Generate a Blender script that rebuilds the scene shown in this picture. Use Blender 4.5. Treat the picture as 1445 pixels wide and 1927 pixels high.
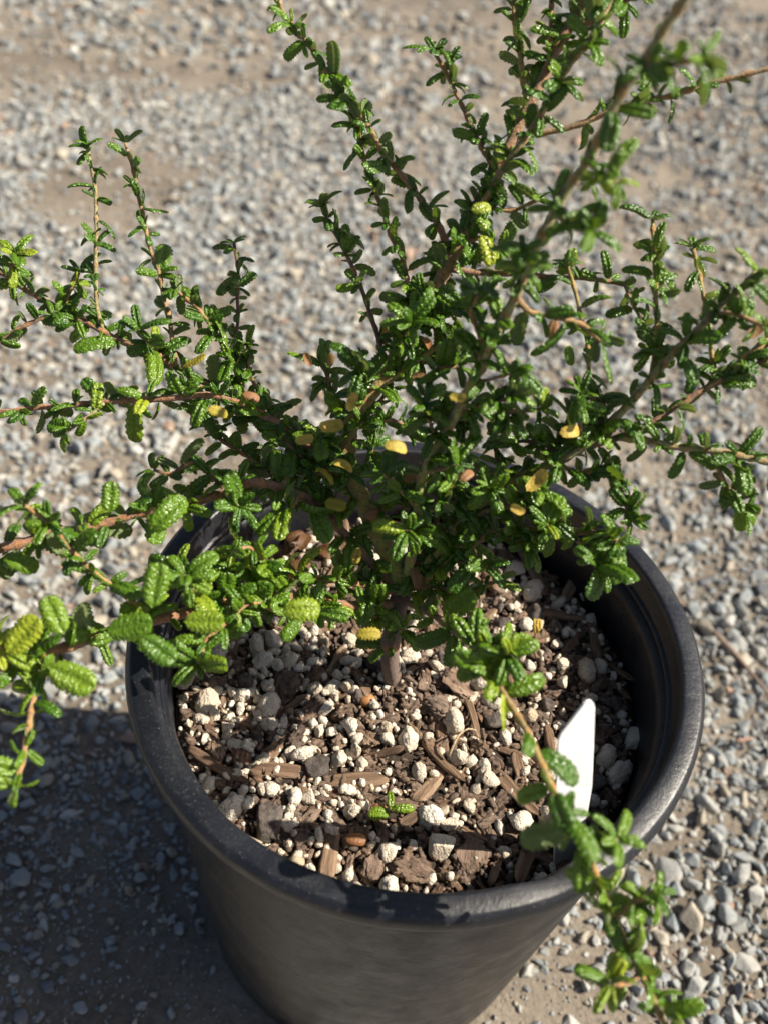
import bpy, bmesh, math, random
import numpy as np
from mathutils import Vector, Matrix, noise
random.seed(7); RNG = np.random.default_rng(7)
for o in list(bpy.data.objects): bpy.data.objects.remove(o)
S = bpy.context.scene; COL = S.collection
# ------------------------------------------------------------------ camera, sky, sun, exposure
# origin = centre of the pot's rim; metres
PW, PH, FPX = 1445.0, 1927.0, 1700.0
GZ = -0.276                                   # ground level below the rim
cam_h, cam_d, pitch, roll, cam_x = 0.3223, 0.238, 0.8104, -0.1229, -0.0218
CP = np.array([cam_x, -cam_d, cam_h])
FW = np.array([0, math.cos(pitch), -math.sin(pitch)])
_up = np.array([0, math.sin(pitch), math.cos(pitch)]); _r = np.array([1.0, 0, 0])
UP = math.cos(roll)*_up + math.sin(roll)*_r
RT = math.cos(roll)*_r - math.sin(roll)*_up
cd = bpy.data.cameras.new('camera'); cam = bpy.data.objects.new('camera', cd); COL.objects.link(cam)
M = Matrix.Identity(4)
for i in range(3):
    M[i][0] = RT[i]; M[i][1] = UP[i]; M[i][2] = -FW[i]; M[i][3] = CP[i]
cam.matrix_world = M
cd.sensor_fit = 'HORIZONTAL'; cd.sensor_width = 36; cd.lens = 36*FPX/PW
cd.clip_start = 0.01; cd.clip_end = 500
cd.dof.use_dof = True; cd.dof.focus_distance = 0.395; cd.dof.aperture_fstop = cd.lens/4.5
S.camera = cam
SUN_EL, SUN_AZ = math.radians(44), math.radians(5)       # azimuth counted from +x towards +y
SUNV = np.array([math.cos(SUN_AZ)*math.cos(SUN_EL), math.sin(SUN_AZ)*math.cos(SUN_EL), math.sin(SUN_EL)])
W = bpy.data.worlds.new("World"); S.world = W; W.use_nodes = True
wn = W.node_tree.nodes; wl = W.node_tree.links
sky = wn.new('ShaderNodeTexSky'); sky.sky_type = 'NISHITA'; sky.sun_disc = False
sky.ozone_density = .3; sky.dust_density = 2.0; sky.air_density = .8; sky.sun_elevation = SUN_EL; sky.sun_rotation = math.pi/2 - SUN_AZ
bg = wn['Background']; bg.inputs[1].default_value = 0.05
wl.new(sky.outputs[0], bg.inputs[0])
sl = bpy.data.lights.new('sun', 'SUN'); sl.energy = 5.0; sl.angle = math.radians(0.53); sl.color = (1, 0.91, 0.77)
so = bpy.data.objects.new('sun', sl); COL.objects.link(so)
so.rotation_euler = Vector(-SUNV).to_track_quat('-Z', 'Y').to_euler()
S.view_settings.view_transform = 'Standard'; S.view_settings.look = 'None'
S.view_settings.exposure = 0.9; S.view_settings.gamma = 1

def px(x, y, dep):                            # picture point at a view depth -> place in the scene
    return CP + dep*(FW + (x-PW/2)/FPX*RT - (y-PH/2)/FPX*UP)
def topix(p):
    v = np.asarray(p)-CP; z = v@FW
    return np.array([PW/2+FPX*(v@RT)/z, PH/2-FPX*(v@UP)/z]), z
def onplane(x, y, z):
    d = FW + (x-PW/2)/FPX*RT - (y-PH/2)/FPX*UP
    return CP + d*(z-CP[2])/d[2]

# ------------------------------------------------------------------ helpers
def tag(o, label=None, cat=None, group=None, kind=None):
    if label: o['label'] = label
    if cat: o['category'] = cat
    if group: o['group'] = group
    if kind: o['kind'] = kind
    return o
def empty(name, loc=(0, 0, 0)):
    o = bpy.data.objects.new(name, None); o.empty_display_size = .02; o.location = loc; COL.objects.link(o); return o
def mesh_np(name, V, F4=None, F3=None, smooth=True, attrs=None):
    me = bpy.data.meshes.new(name)
    V = np.asarray(V, np.float32); me.vertices.add(len(V)); me.vertices.foreach_set('co', V.ravel())
    loops = []; starts = []; n = 0
    for F, k in ((F4, 4), (F3, 3)):
        if F is not None and len(F):
            F = np.asarray(F, np.int32); loops.append(F.ravel()); starts.append(n+np.arange(len(F))*k); n += F.size
    loops = np.concatenate(loops); starts = np.concatenate(starts)
    me.loops.add(len(loops)); me.loops.foreach_set('vertex_index', loops)
    me.polygons.add(len(starts)); me.polygons.foreach_set('loop_start', starts.astype(np.int32))
    me.polygons.foreach_set('use_smooth', np.full(len(starts), smooth))
    for k, a in (attrs or {}).items():
        a = np.asarray(a, np.float32)
        if a.ndim == 1: at = me.attributes.new(k, 'FLOAT', 'POINT'); at.data.foreach_set('value', a)
        else:
            at = me.attributes.new(k, 'FLOAT_COLOR', 'POINT')
            at.data.foreach_set('color', np.concatenate([a, np.ones((len(a), 1), np.float32)], 1).ravel())
    me.update(calc_edges=True); me.validate()
    return me
def link(name, me, mat=None, parent=None, loc=None):
    o = bpy.data.objects.new(name, me); COL.objects.link(o)
    if mat and not me.materials: me.materials.append(mat)
    if parent: o.parent = parent
    if loc is not None: o.location = loc
    return o
def rotm(rng, n, tilt=math.pi):
    """random rotation matrices"""
    q = rng.normal(size=(n, 4)); q /= np.linalg.norm(q, axis=1, keepdims=True)
    w, x, y, z = q.T
    return np.stack([1-2*(y*y+z*z), 2*(x*y-z*w), 2*(x*z+y*w), 2*(x*y+z*w), 1-2*(x*x+z*z), 2*(y*z-x*w), 2*(x*z-y*w), 2*(y*z+x*w), 1-2*(x*x+y*y)], -1).reshape(n, 3, 3)
def zrot(a):
    c, s = np.cos(a), np.sin(a); o = np.zeros_like(a); i = np.ones_like(a)
    return np.stack([c, -s, o, s, c, o, o, o, i], -1).reshape(-1, 3, 3)
def scatter(variants, vid, R, scale, pos, attr):
    """merge many placed copies; variants = list of (V, F3); attr (n,3) or (n,)"""
    VV = []; FF = []; AA = []; base = 0
    for k, (v, f) in enumerate(variants):
        idx = np.where(vid == k)[0]
        if not len(idx): continue
        P = np.einsum('nij,mj->nmi', R[idx], v)*scale[idx][:, None, :] if scale.ndim == 1 else np.einsum('nij,nmj->nmi', R[idx], v[None]*scale[idx][:, None, :])
        P = P+pos[idx][:, None, :]
        VV.append(P.reshape(-1, 3)); FF.append((f[None]+(base+np.arange(len(idx))*len(v))[:, None, None]).reshape(-1, f.shape[1]))
        AA.append(np.repeat(attr[idx], len(v), axis=0)); base += len(idx)*len(v)
    return np.concatenate(VV), np.concatenate(FF), np.concatenate(AA)

# ---- node material helper
class Mat:
    def __init__(s, name):
        s.m = bpy.data.materials.new(name); s.m.use_nodes = True; s.t = s.m.node_tree; s.n = s.t.nodes; s.b = s.n['Principled BSDF']; s.out = s.n['Material Output']
        s.tc = s.n.new('ShaderNodeTexCoord')
    def set(s, **k):
        for a, v in k.items():
            i = s.b.inputs[a.replace('_', ' ')]
            if hasattr(v, 'is_linked') or hasattr(v, 'node'): s.t.links.new(v, i)
            else: i.default_value = v
        return s
    def put(s, inp, v):
        if hasattr(v, 'node'): s.t.links.new(v, inp)
        elif isinstance(v, tuple) and len(v) == 3: inp.default_value = (*v, 1) if inp.type == 'RGBA' else v
        else: inp.default_value = v
    def noise(s, scale, detail=4, rough=.55, coord='Object', stretch=None, fac=True, dist=0, rot=None):
        n = s.n.new('ShaderNodeTexNoise'); n.inputs['Scale'].default_value = scale; n.inputs['Detail'].default_value = detail
        n.inputs['Roughness'].default_value = rough; n.inputs['Distortion'].default_value = dist
        c = s.tc.outputs[coord]
        if stretch:
            mp = s.n.new('ShaderNodeMapping'); mp.inputs['Scale'].default_value = stretch; mp.inputs['Rotation'].default_value = rot or (0, 0, 0); s.t.links.new(c, mp.inputs[0]); c = mp.outputs[0]
        s.t.links.new(c, n.inputs['Vector']); return n.outputs[0] if fac else n.outputs[1]
    def voro(s, scale, coord='Object', feature='F1', out='Distance'):
        n = s.n.new('ShaderNodeTexVoronoi'); n.feature = feature; n.inputs['Scale'].default_value = scale
        s.t.links.new(s.tc.outputs[coord], n.inputs['Vector']); return n.outputs[out]
    def ramp(s, fac, stops):
        n = s.n.new('ShaderNodeValToRGB'); e = n.color_ramp.elements
        while len(e) < len(stops): e.new(.5)
        for k, (p, c) in zip(e, stops):
            k.position = p; k.color = (*c, 1) if isinstance(c, tuple) else (c, c, c, 1)
        s.t.links.new(fac, n.inputs[0]); return n.outputs[0]
    def mix(s, fac, a, b, mode='MIX'):
        n = s.n.new('ShaderNodeMix'); n.data_type = 'RGBA'; n.blend_type = mode
        s.put(n.inputs[0], fac); s.put(n.inputs[6], a); s.put(n.inputs[7], b); return n.outputs[2]
    def math(s, op, a, b=0.0):
        n = s.n.new('ShaderNodeMath'); n.operation = op; s.put(n.inputs[0], a); s.put(n.inputs[1], b); return n.outputs[0]
    def attr(s, name, out='Color'):
        n = s.n.new('ShaderNodeAttribute'); n.attribute_name = name; return n.outputs[out]
    def bump(s, h, strength=.5, dist=.001, prev=None):
        n = s.n.new('ShaderNodeBump'); n.inputs['Strength'].default_value = strength; n.inputs['Distance'].default_value = dist
        s.t.links.new(h, n.inputs['Height'])
        if prev is not None: s.t.links.new(prev, n.inputs['Normal'])
        s.t.links.new(n.outputs[0], s.b.inputs['Normal']); return n.outputs[0]

# ------------------------------------------------------------------ materials
def m_ground():
    m = Mat('sandy_ground')
    a = m.noise(9, 6, .6); c = m.ramp(a, [(.3, (.11, .092, .070)), (.5, (.195, .165, .128)), (.72, (.29, .255, .205))])
    g = m.noise(900, 4, .7); c = m.mix(m.ramp(g, [(.35, .75), (.6, .0)]), c, (.15, .125, .10))
    s = m.ramp(m.voro(300, out='Color'), [(0, .3), (1, .75)]); c = m.mix(.5, c, s, 'SOFT_LIGHT')
    m.set(Base_Color=c, Roughness=.95)
    n = m.bump(m.noise(110, 8, .62), .55, .006)
    return m.m
def m_stone():
    m = Mat('gravel_stone_surface')
    c = m.attr('col'); g = m.noise(350, 5, .65); c = m.mix(m.ramp(g, [(.3, .4), (.62, .0)]), c, (.17, .17, .165))
    d = m.noise(90, 4, .6); c = m.mix(m.ramp(d, [(.5, .0), (.72, .5)]), c, (.50, .46, .38))
    m.set(Base_Color=c, Roughness=.85); m.b.inputs['Specular IOR Level'].default_value = .35
    n = m.bump(m.noise(260, 6, .65), .6, .0015)
    return m.m
def m_perlite():
    m = Mat('white_perlite')
    oi = m.n.new('ShaderNodeObjectInfo')
    f = m.math('FRACT', m.math('ADD', oi.outputs['Random'], m.attr('tint', 'Fac')))
    c = m.ramp(f, [(0, (.60, .52, .41)), (.5, (.67, .595, .49)), (.85, (.70, .65, .56)), (1, (.50, .40, .28))])
    v = m.voro(900); c = m.mix(m.ramp(v, [(.06, .45), (.16, .0)]), c, (.30, .24, .17))
    d = m.noise(170, 4, .6); c = m.mix(m.ramp(d, [(.5, .0), (.75, .5)]), c, (.44, .36, .26))
    m.set(Base_Color=c, Roughness=.9)
    n = m.bump(m.noise(600, 6, .65), .7, .002); m.bump(v, .5, .0012, n)
    return m.m
def m_bark(name, stops, stretch=(1, 1, 1), sc=220):
    m = Mat(name); oi = m.n.new('ShaderNodeObjectInfo')
    f = m.math('FRACT', m.math('ADD', oi.outputs['Random'], m.attr('tint', 'Fac')))
    c = m.ramp(f, stops)
    g = m.noise(sc, 7, .7, stretch=stretch); c = m.mix(m.ramp(g, [(.36, .8), (.56, .0)]), c, (.045, .030, .022))
    h = m.noise(sc*.5, 5, .6, stretch=stretch); c = m.mix(m.ramp(h, [(.5, .0), (.72, .45)]), c, (.42, .31, .23))
    m.set(Base_Color=c, Roughness=.92); m.b.inputs['Specular IOR Level'].default_value = .2
    n = m.bump(m.noise(sc*1.3, 8, .72, stretch=stretch), 1.0, .004)
    return m.m
def m_soil():
    m = Mat('dark_potting_soil')
    a = m.noise(300, 6, .7); c = m.ramp(a, [(.3, (.02, .014, .010)), (.55, (.06, .042, .03)), (.75, (.13, .09, .065))])
    m.set(Base_Color=c, Roughness=.95); m.bump(m.noise(420, 6, .7), 1, .003); return m.m
def m_pot(name, dust, spec=.38):
    m = Mat(name)
    a = m.noise(14, 6, .6); s1 = m.noise(260, 3, .6, stretch=(1, 1, .12)); s2 = m.noise(90, 6, .75, stretch=(.16, 1.2, 1.6), rot=(.3, .65, .2))
    c = m.ramp(a, [(.3, (.006, .007, .010)), (.7, (.013, .015, .021))])
    scr = m.ramp(s2, [(.56, .0), (.68, .5)]); c = m.mix(scr, c, (.034, .038, .045)); du = m.ramp(m.noise(700, 4, .7), [(.55, .0), (.75, .5)]); c = m.mix(m.math('MULTIPLY', du, m.ramp(m.noise(30, 3, .6), [(.45, .0), (.6, 1.0)])), c, (.10, .10, .10))
    sp = m.ramp(m.noise(1500, 2, .5), [(.68, .0), (.74, .55)]); c = m.mix(sp, c, (.22, .21, .2))
    if dust:
        z = m.n.new('ShaderNodeSeparateXYZ'); m.t.links.new(m.tc.outputs['Object'], z.inputs[0])
        mr = m.n.new('ShaderNodeMapRange'); m.t.links.new(z.outputs[2], mr.inputs[0])
        mr.inputs[1].default_value = -.03; mr.inputs[2].default_value = -.27; mr.inputs[3].default_value = .0; mr.inputs[4].default_value = .6
        dn = m.ramp(m.noise(22, 7, .72, stretch=(1, 1, 1.8), dist=1.2), [(.38, .0), (.66, 1.0)])
        c = m.mix(m.math('MULTIPLY', mr.outputs[0], dn), c, (.070, .062, .050))
        sm = m.ramp(m.noise(16, 10, .74, stretch=(1, 1, .55), dist=.6), [(.52, .0), (.66, .6)]); c = m.mix(sm, c, (.060, .060, .062))
    r = m.ramp(m.noise(60, 5, .7), [(.3, .27), (.7, .50)])
    m.set(Base_Color=c, Roughness=r); m.b.inputs['Specular IOR Level'].default_value = spec
    n = m.bump(m.noise(9, 2, .5), .35, .012); n = m.bump(m.noise(350, 6, .7), .3, .0010, n)
    return m.m
def m_leaf(name='shrub_leaf', kind='green'):
    m = Mat(name); t = m.attr('tint', 'Fac')
    if kind == 'green':
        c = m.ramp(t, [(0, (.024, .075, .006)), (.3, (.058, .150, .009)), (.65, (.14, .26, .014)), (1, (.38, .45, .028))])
        back = (.16, .21, .085)
    elif kind == 'yellow': c = m.ramp(t, [(0, (.42, .36, .04)), (1, (.74, .52, .12))]); back = (.6, .44, .14)
    else: c = m.ramp(t, [(0, (.10, .045, .03)), (.5, (.30, .13, .065)), (1, (.42, .24, .13))]); back = (.36, .2, .12)
    if kind == 'yellow': c = m.mix(m.ramp(m.noise(130, 4, .65), [(.46, .0), (.62, .75)]), c, (.30, .30, .04)); c = m.mix(m.ramp(m.noise(190, 3, .6), [(.60, .0), (.68, .8)]), c, (.30, .13, .04))
    g = m.noise(420, 3, .6); c = m.mix(m.ramp(g, [(.35, .25), (.6, .0)]), c, (.02, .03, .008) if kind == 'green' else (.25, .12, .03))
    v = m.attr('vein', 'Fac'); c = m.mix(m.math('MULTIPLY', v, .3), c, (.10, .17, .03) if kind == 'green' else (.25, .2, .04))
    geo = m.n.new('ShaderNodeNewGeometry'); c = m.mix(geo.outputs['Backfacing'], c, back)
    rr = m.mix(geo.outputs['Backfacing'], (.26, .26, .26) if kind == 'green' else (.5, .5, .5), (.8, .8, .8))
    m.set(Base_Color=c, Roughness=rr); m.b.inputs['Specular IOR Level'].default_value = .6 if kind == 'green' else .35
    n = m.bump(m.math('SUBTRACT', 1.0, m.voro(900)), .5 if kind == 'green' else .15, .0011); m.bump(m.noise(2200, 2, .6), .2, .0004, n)
    tr = m.n.new('ShaderNodeBsdfTranslucent'); ms = m.n.new('ShaderNodeMixShader'); ms.inputs[0].default_value = .24 if kind == 'green' else .3
    tc = m.mix(.5, c, (.30, .42, .03) if kind == 'green' else (.7, .5, .1)); m.t.links.new(tc, tr.inputs[0])
    m.t.links.new(m.b.outputs[0], ms.inputs[1]); m.t.links.new(tr.outputs[0], ms.inputs[2]); m.t.links.new(ms.outputs[0], m.out.inputs[0])
    return m.m
def m_stem():
    m = Mat('shrub_bark'); c = m.attr('col')
    g = m.noise(700, 4, .6); c = m.mix(m.ramp(g, [(.35, .55), (.62, .0)]), c, (.07, .035, .02))
    p = m.noise(260, 2, .5); c = m.mix(m.ramp(p, [(.64, .0), (.68, .6)]), c, (.12, .045, .025))
    m.set(Base_Color=c, Roughness=.6); m.bump(m.noise(900, 5, .65), .8, .0014)
    m.b.inputs['Sheen Weight'].default_value = .3
    return m.m
def m_plain(name, col, rough=.5, bump=None):
    m = Mat(name); c = m.mix(m.ramp(m.noise(200, 4, .6), [(.3, .0), (.7, .12)]), col, tuple(x*.7 for x in col)); m.set(Base_Color=c, Roughness=rough)
    m.bump(m.noise(bump or 300, 4, .6), .3, .0006); return m.m
MG, MS, MP, MSO = m_ground(), m_stone(), m_perlite(), m_soil()
MB = m_bark('brown_bark', stretch=(.3, 1.3, 1.3), sc=320, stops=[(0, (.26, .18, .13)), (.3, (.38, .265, .195)), (.5, (.20, .15, .125)), (.7, (.43, .295, .205)), (.85, (.31, .245, .205)), (1, (.36, .21, .135))])
MW = m_bark('fibrous_wood', [(0, (.36, .24, .155)), (.5, (.27, .17, .115)), (1, (.42, .29, .19))], stretch=(.12, 1.6, 1.6), sc=300)
MD = m_bark('dark_cinder', [(0, (.17, .15, .14)), (.5, (.22, .185, .165)), (1, (.12, .105, .10))])
MPB, MPR = m_pot('black_pot_plastic', True), m_pot('black_rim_plastic', False, .55)
ML, MLY, MLB, MST = m_leaf(), m_leaf('yellowed_leaf', 'yellow'), m_leaf('dried_leaf', 'brown'), m_stem()

# ------------------------------------------------------------------ ground (one sheet, fine near the pot, to the horizon)
def gheight(x, y):
    return .006*noise.noise(Vector((x*3, y*3, 1))) + .003*noise.noise(Vector((x*12, y*12, 5))) + .0015*noise.noise(Vector((x*45, y*45, 9)))
def ground():
    def axis(lo, hi, fine, far, n):
        core = np.arange(lo, hi+1e-9, fine); k = np.linspace(0, 1, n+1)[1:]**3.2
        return np.concatenate([(lo-(far+lo if lo > 0 else far)*k)[::-1], core, hi+far*k])
    X = axis(-.9, .9, .009, 60, 26); Y = axis(-.6, 1.7, .010, 60, 26)
    V = np.array([(x, y, GZ+(gheight(x, y) if -.95 < x < .95 and -.65 < y < 1.75 else 0)) for y in Y for x in X])
    nx = len(X); i = np.arange(len(Y)-1)[:, None]*nx+np.arange(nx-1)[None]; i = i.ravel()
    F = np.stack([i, i+1, i+1+nx, i+nx], -1)
    tag(link('ground', mesh_np('ground', V, F4=F), MG), kind='structure')
ground()

# ------------------------------------------------------------------ gravel
def hull_variant(rng, n, el, bev=.0):
    bm = bmesh.new()
    for p in rng.normal(size=(n, 3)):
        p = p/np.linalg.norm(p)*rng.uniform(.8, 1.0); bm.verts.new(p*np.array(el))
    r = bmesh.ops.convex_hull(bm, input=bm.verts)
    bmesh.ops.delete(bm, geom=[v for v in bm.verts if not v.link_faces], context='VERTS')
    bmesh.ops.dissolve_limit(bm, angle_limit=math.radians(9), verts=bm.verts, edges=bm.edges)
    if bev: bmesh.ops.bevel(bm, geom=list(bm.edges), offset=bev, segments=1, affect='EDGES', profile=.6)
    bmesh.ops.triangulate(bm, faces=bm.faces)
    bm.verts.index_update(); V = np.array([v.co[:] for v in bm.verts]); F = np.array([[v.index for v in f.verts] for f in bm.faces]); bm.free()
    return V, F
vr = np.random.default_rng(3)
G_HI = [hull_variant(vr, int(vr.integers(11, 18)), (1, vr.uniform(.62, .9), vr.uniform(.5, .8)), .055) for _ in range(14)]
G_LO = [hull_variant(vr, int(vr.integers(9, 14)), (1, vr.uniform(.62, .9), vr.uniform(.45, .75))) for _ in range(12)]
PAL = np.array([(.30, .325, .335), (.36, .375, .37), (.40, .395, .37), (.47, .45, .405), (.45, .385, .30), (.58, .56, .51), (.19, .20, .215), (.40, .25, .17)])*(.80, .825, .845)
PALP = np.array([.22, .22, .18, .14, .10, .07, .05, .02])
PNAME = ['bluish grey', 'grey', 'mid grey', 'pale grey', 'tan', 'whitish', 'dark grey', 'rusty brown']
def gravel():
    rng = np.random.default_rng(11); n = 0
    P = []; R = []
    # candidate positions, density falls off outwards; bare sand patches near the pot
    for (n, x0, x1, y0, y1, smin, smax) in ((40000, -.85, .85, -.55, 1.2, .003, .0135), (120000, -.85, .85, -.5, 1.2, .0018, .0068), (60000, -1.7, 2.0, 1.2, 4.2, .003, .010), (32000, -1.7, 2.0, 1.2, 4.2, .005, .019), (9000, -4, 4.5, 4.2, 9, .012, .03)):
        xy = rng.uniform((x0, y0), (x1, y1), (n, 2)); s = smin+(smax-smin)*rng.beta(1.5, 3.1, n)
        P.append(xy); R.append(s)
    P = np.concatenate(P); R = np.concatenate(R)
    R = R*(1-.38*np.exp(-((P[:, 0]+.19)**2+(P[:, 1]+.04)**2)/.12**2))
    dens = np.array([noise.noise(Vector((x*4.5, y*4.5, 3.7)))*1.1+noise.noise(Vector((x*14, y*14, 8)))*.5 for x, y in P])
    bare = np.exp(-((P[:, 0]-.115)**2/.055**2+(P[:, 1]+.10)**2/.06**2))*.9+np.exp(-((P[:, 0]+.10)**2/.05**2+(P[:, 1]+.10)**2/.05**2))*.9+np.exp(-((P[:, 0]+.16)**2/.07**2+(P[:, 1]+.13)**2/.08**2))*.75
    farb = np.clip((P[:, 1]-.25)/.3, 0, 1)*.30
    keep = (rng.uniform(size=len(P)) < np.clip(.92-farb+(.75+farb*3)*dens-bare, .10, 1)) & ~(np.hypot(P[:, 0], P[:, 1]) < .107+R*.8)
    P, R = P[keep], R[keep]
    z = np.array([GZ+gheight(x, y) if (abs(x) < .9 and y < 1.7) else GZ for x, y in P])
    col = PAL[rng.choice(len(PAL), len(P), p=PALP)]; cid = np.array([np.argmin(((PAL-c)**2).sum(1)) for c in col])
    col = col*rng.uniform(.85, 1.15, (len(P), 1))
    pos = np.column_stack([P, z+R*rng.uniform(.05, .5, len(P))])
    # the 300 that show largest become stones of their own
    v = pos-CP; zz = v@FW; u = PW/2+FPX*(v@RT)/zz; w = PH/2-FPX*(v@UP)/zz
    vis = (zz > .1) & (u > -15) & (u < PW+15) & (w > -15) & (w < PH+15)
    hid = (((u-777)/540)**2+((w-1290)/455)**2 < 1) | ((u > 380) & (u < 1010) & (w > 1400))
    score = np.where(vis & ~hid, R/zz, -1); order = np.argsort(-score)
    taken = []; grid = {}
    for i in order:
        if len(taken) >= 300 or score[i] <= 0: break
        ok = all(np.hypot(*(P[i]-P[j])) > (R[i]+R[j])*.72 for j in taken)
        if ok: taken.append(i)
    tk = set(taken)
    big = np.array([i for i in range(len(P)) if i not in tk])
    # drop loose stones that would cut deep into the individual ones
    T = P[taken]; TR = R[taken]
    near = big[(P[big][:, 1] < 1.2)]
    d = np.sqrt((P[near][:, None, 0]-T[None, :, 0])**2+(P[near][:, None, 1]-T[None, :, 1])**2); bad = (d < (TR[None]*.6+R[near][:, None]*.25)).any(1)
    big = np.setdiff1d(big, near[bad])
    far = P[big][:, 1] > .55
    def build(idx, variants, name):
        n = len(idx); tilt = rotm(rng, n); flat = zrot(rng.uniform(0, 6.28, n))
        mixr = np.where((rng.uniform(size=n) < .35)[:, None, None], tilt, flat)
        V, F, A = scatter(variants, rng.integers(0, len(variants), n), mixr, np.repeat(R[idx][:, None], 3, 1)*rng.uniform(.8, 1.2, (n, 3)), pos[idx], col[idx])
        return V, F, A
    V1, F1, A1 = build(big[~far], G_HI, 'a'); V2, F2, A2 = build(big[far], G_LO, 'b')
    # grit
    n = 60000; xy = np.column_stack([rng.uniform(-.6, .7, n), rng.uniform(-.45, .8, n)]); s = .0007+.0019*rng.beta(1.2, 3.5, n)
    ok = np.hypot(xy[:, 0], xy[:, 1]) > .108; xy, s = xy[ok], s[ok]; n = len(s)
    gz = np.array([GZ+gheight(x, y) for x, y in xy]); gc = PAL[rng.choice(len(PAL), n, p=[.12, .14, .16, .2, .28, .05, .03, .02])]*rng.uniform(.7, 1.1, (n, 1))
    V3, F3, A3 = scatter(G_LO, rng.integers(0, len(G_LO), n), rotm(rng, n), np.repeat(s[:, None], 3, 1), np.column_stack([xy, gz+s*.3]), gc)
    V = np.concatenate([V1, V2, V3]); F = np.concatenate([F1, F2+len(V1), F3+len(V1)+len(V2)]); A = np.concatenate([A1, A2, A3])
    tag(link('gravel', mesh_np('gravel', V, F3=F, smooth=False, attrs={'col': A}), MS), kind='stuff', label='loose small gravel and grit spread over the sandy ground')
    for i in taken:
        Vv, Ff = G_HI[int(rng.integers(len(G_HI)))]
        Rm = zrot(np.array([rng.uniform(0, 6.28)]))[0] if rng.uniform() < .6 else rotm(rng, 1)[0]
        V = (Vv*R[i]*rng.uniform(.85, 1.2, 3))@Rm.T
        o = link('gravel_stone', mesh_np('gravel_stone', V, F3=Ff, smooth=False, attrs={'col': np.repeat(col[i][None], len(V), 0)}), MS, loc=pos[i])
        where = 'in the shade left of the pot' if u[i] < 420 and w[i] > 1320 else ('on sunlit ground right of the pot' if u[i] > 900 else 'on sunlit ground behind the shrub')
        big_ = 'larger' if R[i] > np.median(R[taken]) else 'smaller'
        tag(o, f'{big_} {PNAME[cid[i]]} angular gravel stone lying {where}', 'gravel stone', f'{big_} {PNAME[cid[i]]} gravel stones {where}')
gravel()

# ------------------------------------------------------------------ pot
LIP = .0075
def lathe(name, prof, mat, parent, seg=256, closed=False, dent=None):
    n = len(prof); a = np.linspace(0, 2*math.pi, seg, endpoint=False); V = []
    for t in a:
        for r, z in prof:
            dr, dz = dent(t, r, z) if dent else (0, 0)
            V.append(((r+dr)*math.cos(t), (r+dr)*math.sin(t), z+dz))
    F = []
    for i in range(seg):
        j = (i+1) % seg
        for k in range(n if closed else n-1):
            k2 = (k+1) % n; F.append((i*n+k, j*n+k, j*n+k2, i*n+k2))
    return link(name, mesh_np(name, V, F4=np.array(F)), mat, parent)
def dent(t, r, z):
    g = math.exp(-((t-math.radians(298))/.09)**2)
    return (.0016*g if r < .119 else 0)+.0007*math.sin(2*t+.6)+.0004*math.sin(3*t+2), -.0012*g+.0006*math.sin(3*t+1)
def pot():
    root = empty('plant_pot', (0, 0, GZ))
    rim = [(.1118, -.0150), (.1134, -.0140), (.1138, -.013), (.1143, -.003), (.1146, -.0004), (.1151, .0006), (.1165, .0008), (.1222, .0006), (.1234, .0001), (.1238, -.0006), (.1246, -.0011), (.1251, -.0022), (.1254, -.004),
           (.1255, -.0062), (.1253, -.0078), (.1243, -.0085), (.1224, -.0083), (.1214, -.0088), (.1218, -.0098), (.1224, -.0108), (.1217, -.0118), (.1196, -.0122), (.1160, -.0124), (.1125, -.0124)]
    r = lathe('rim', [(a, b) for a, b in rim], MPR, root, seg=320, closed=True, dent=dent)
    r.location = (0, 0, -GZ)
    H = GZ
    body = [(.1180, -.0127), (.1177, -.03)]+[(.1177-(.1177-.1056)*k/14, -.03+(H+.008+.03)*k/14) for k in range(1, 15)]+[(.1048, H+.003), (.1025, H+.0005), (.095, H+.0005), (.001, H+.0005), (.001, H+.004), (.095, H+.004), (.1020, H+.008)]+[(.1020+(.1098-.1020)*k/10, H+.008+(-.0200-H-.008)*k/10) for k in range(1, 11)]+[(.1112, -.0155)]
    b = lathe('body', body, MPB, root, seg=256, closed=True); b.location = (0, 0, -GZ)
    tag(root, 'large round black plastic nursery pot with thick scuffed rim standing on gravel', 'plant pot')
pot()

# ------------------------------------------------------------------ potting mix
SZ = -.043
def mixh(x, y):
    r = math.hypot(x, y)
    return SZ+.0035*noise.noise(Vector((x*25, y*25, 2)))+.0018*noise.noise(Vector((x*80, y*80, 4)))+.006*math.exp(-(r/.03)**2)-.05*max(0, r-.10)*0-.010*x-.004*max(0, r-.095)/.015
def blob_variant(rng, el, amp, fr, sub=3, lobes=0, ang=False):
    bm = bmesh.new(); bmesh.ops.create_icosphere(bm, subdivisions=sub, radius=1)
    off = Vector(rng.uniform(-50, 50, 3)); cen = [Vector(rng.normal(size=3)).normalized() for _ in range(lobes)]
    pl = [(Vector(rng.normal(size=3)).normalized(), rng.uniform(.55, .85)) for _ in range(9)] if ang else []
    for v in bm.verts:
        d = v.co.normalized(); r = 1+amp*noise.noise(d*fr+off)+amp*.45*noise.noise(d*fr*2.7+off)+amp*.2*noise.noise(d*fr*6+off)
        for c in cen: r += .38*max(0, d.dot(c)-.35)
        p = d*r
        for nrm, h in pl:
            k = p.dot(nrm)-h
            if k > 0: p -= nrm*k*.92
        if ang: p += d*(amp*.35*noise.noise(d*fr*4+off))
        v.co = Vector((p.x*el[0], p.y*el[1], p.z*el[2]))
    bm.verts.index_update(); V = np.array([v.co[:] for v in bm.verts]); F = np.array([[v.index for v in f.verts] for f in bm.faces]); bm.free(); return V, F
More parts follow.
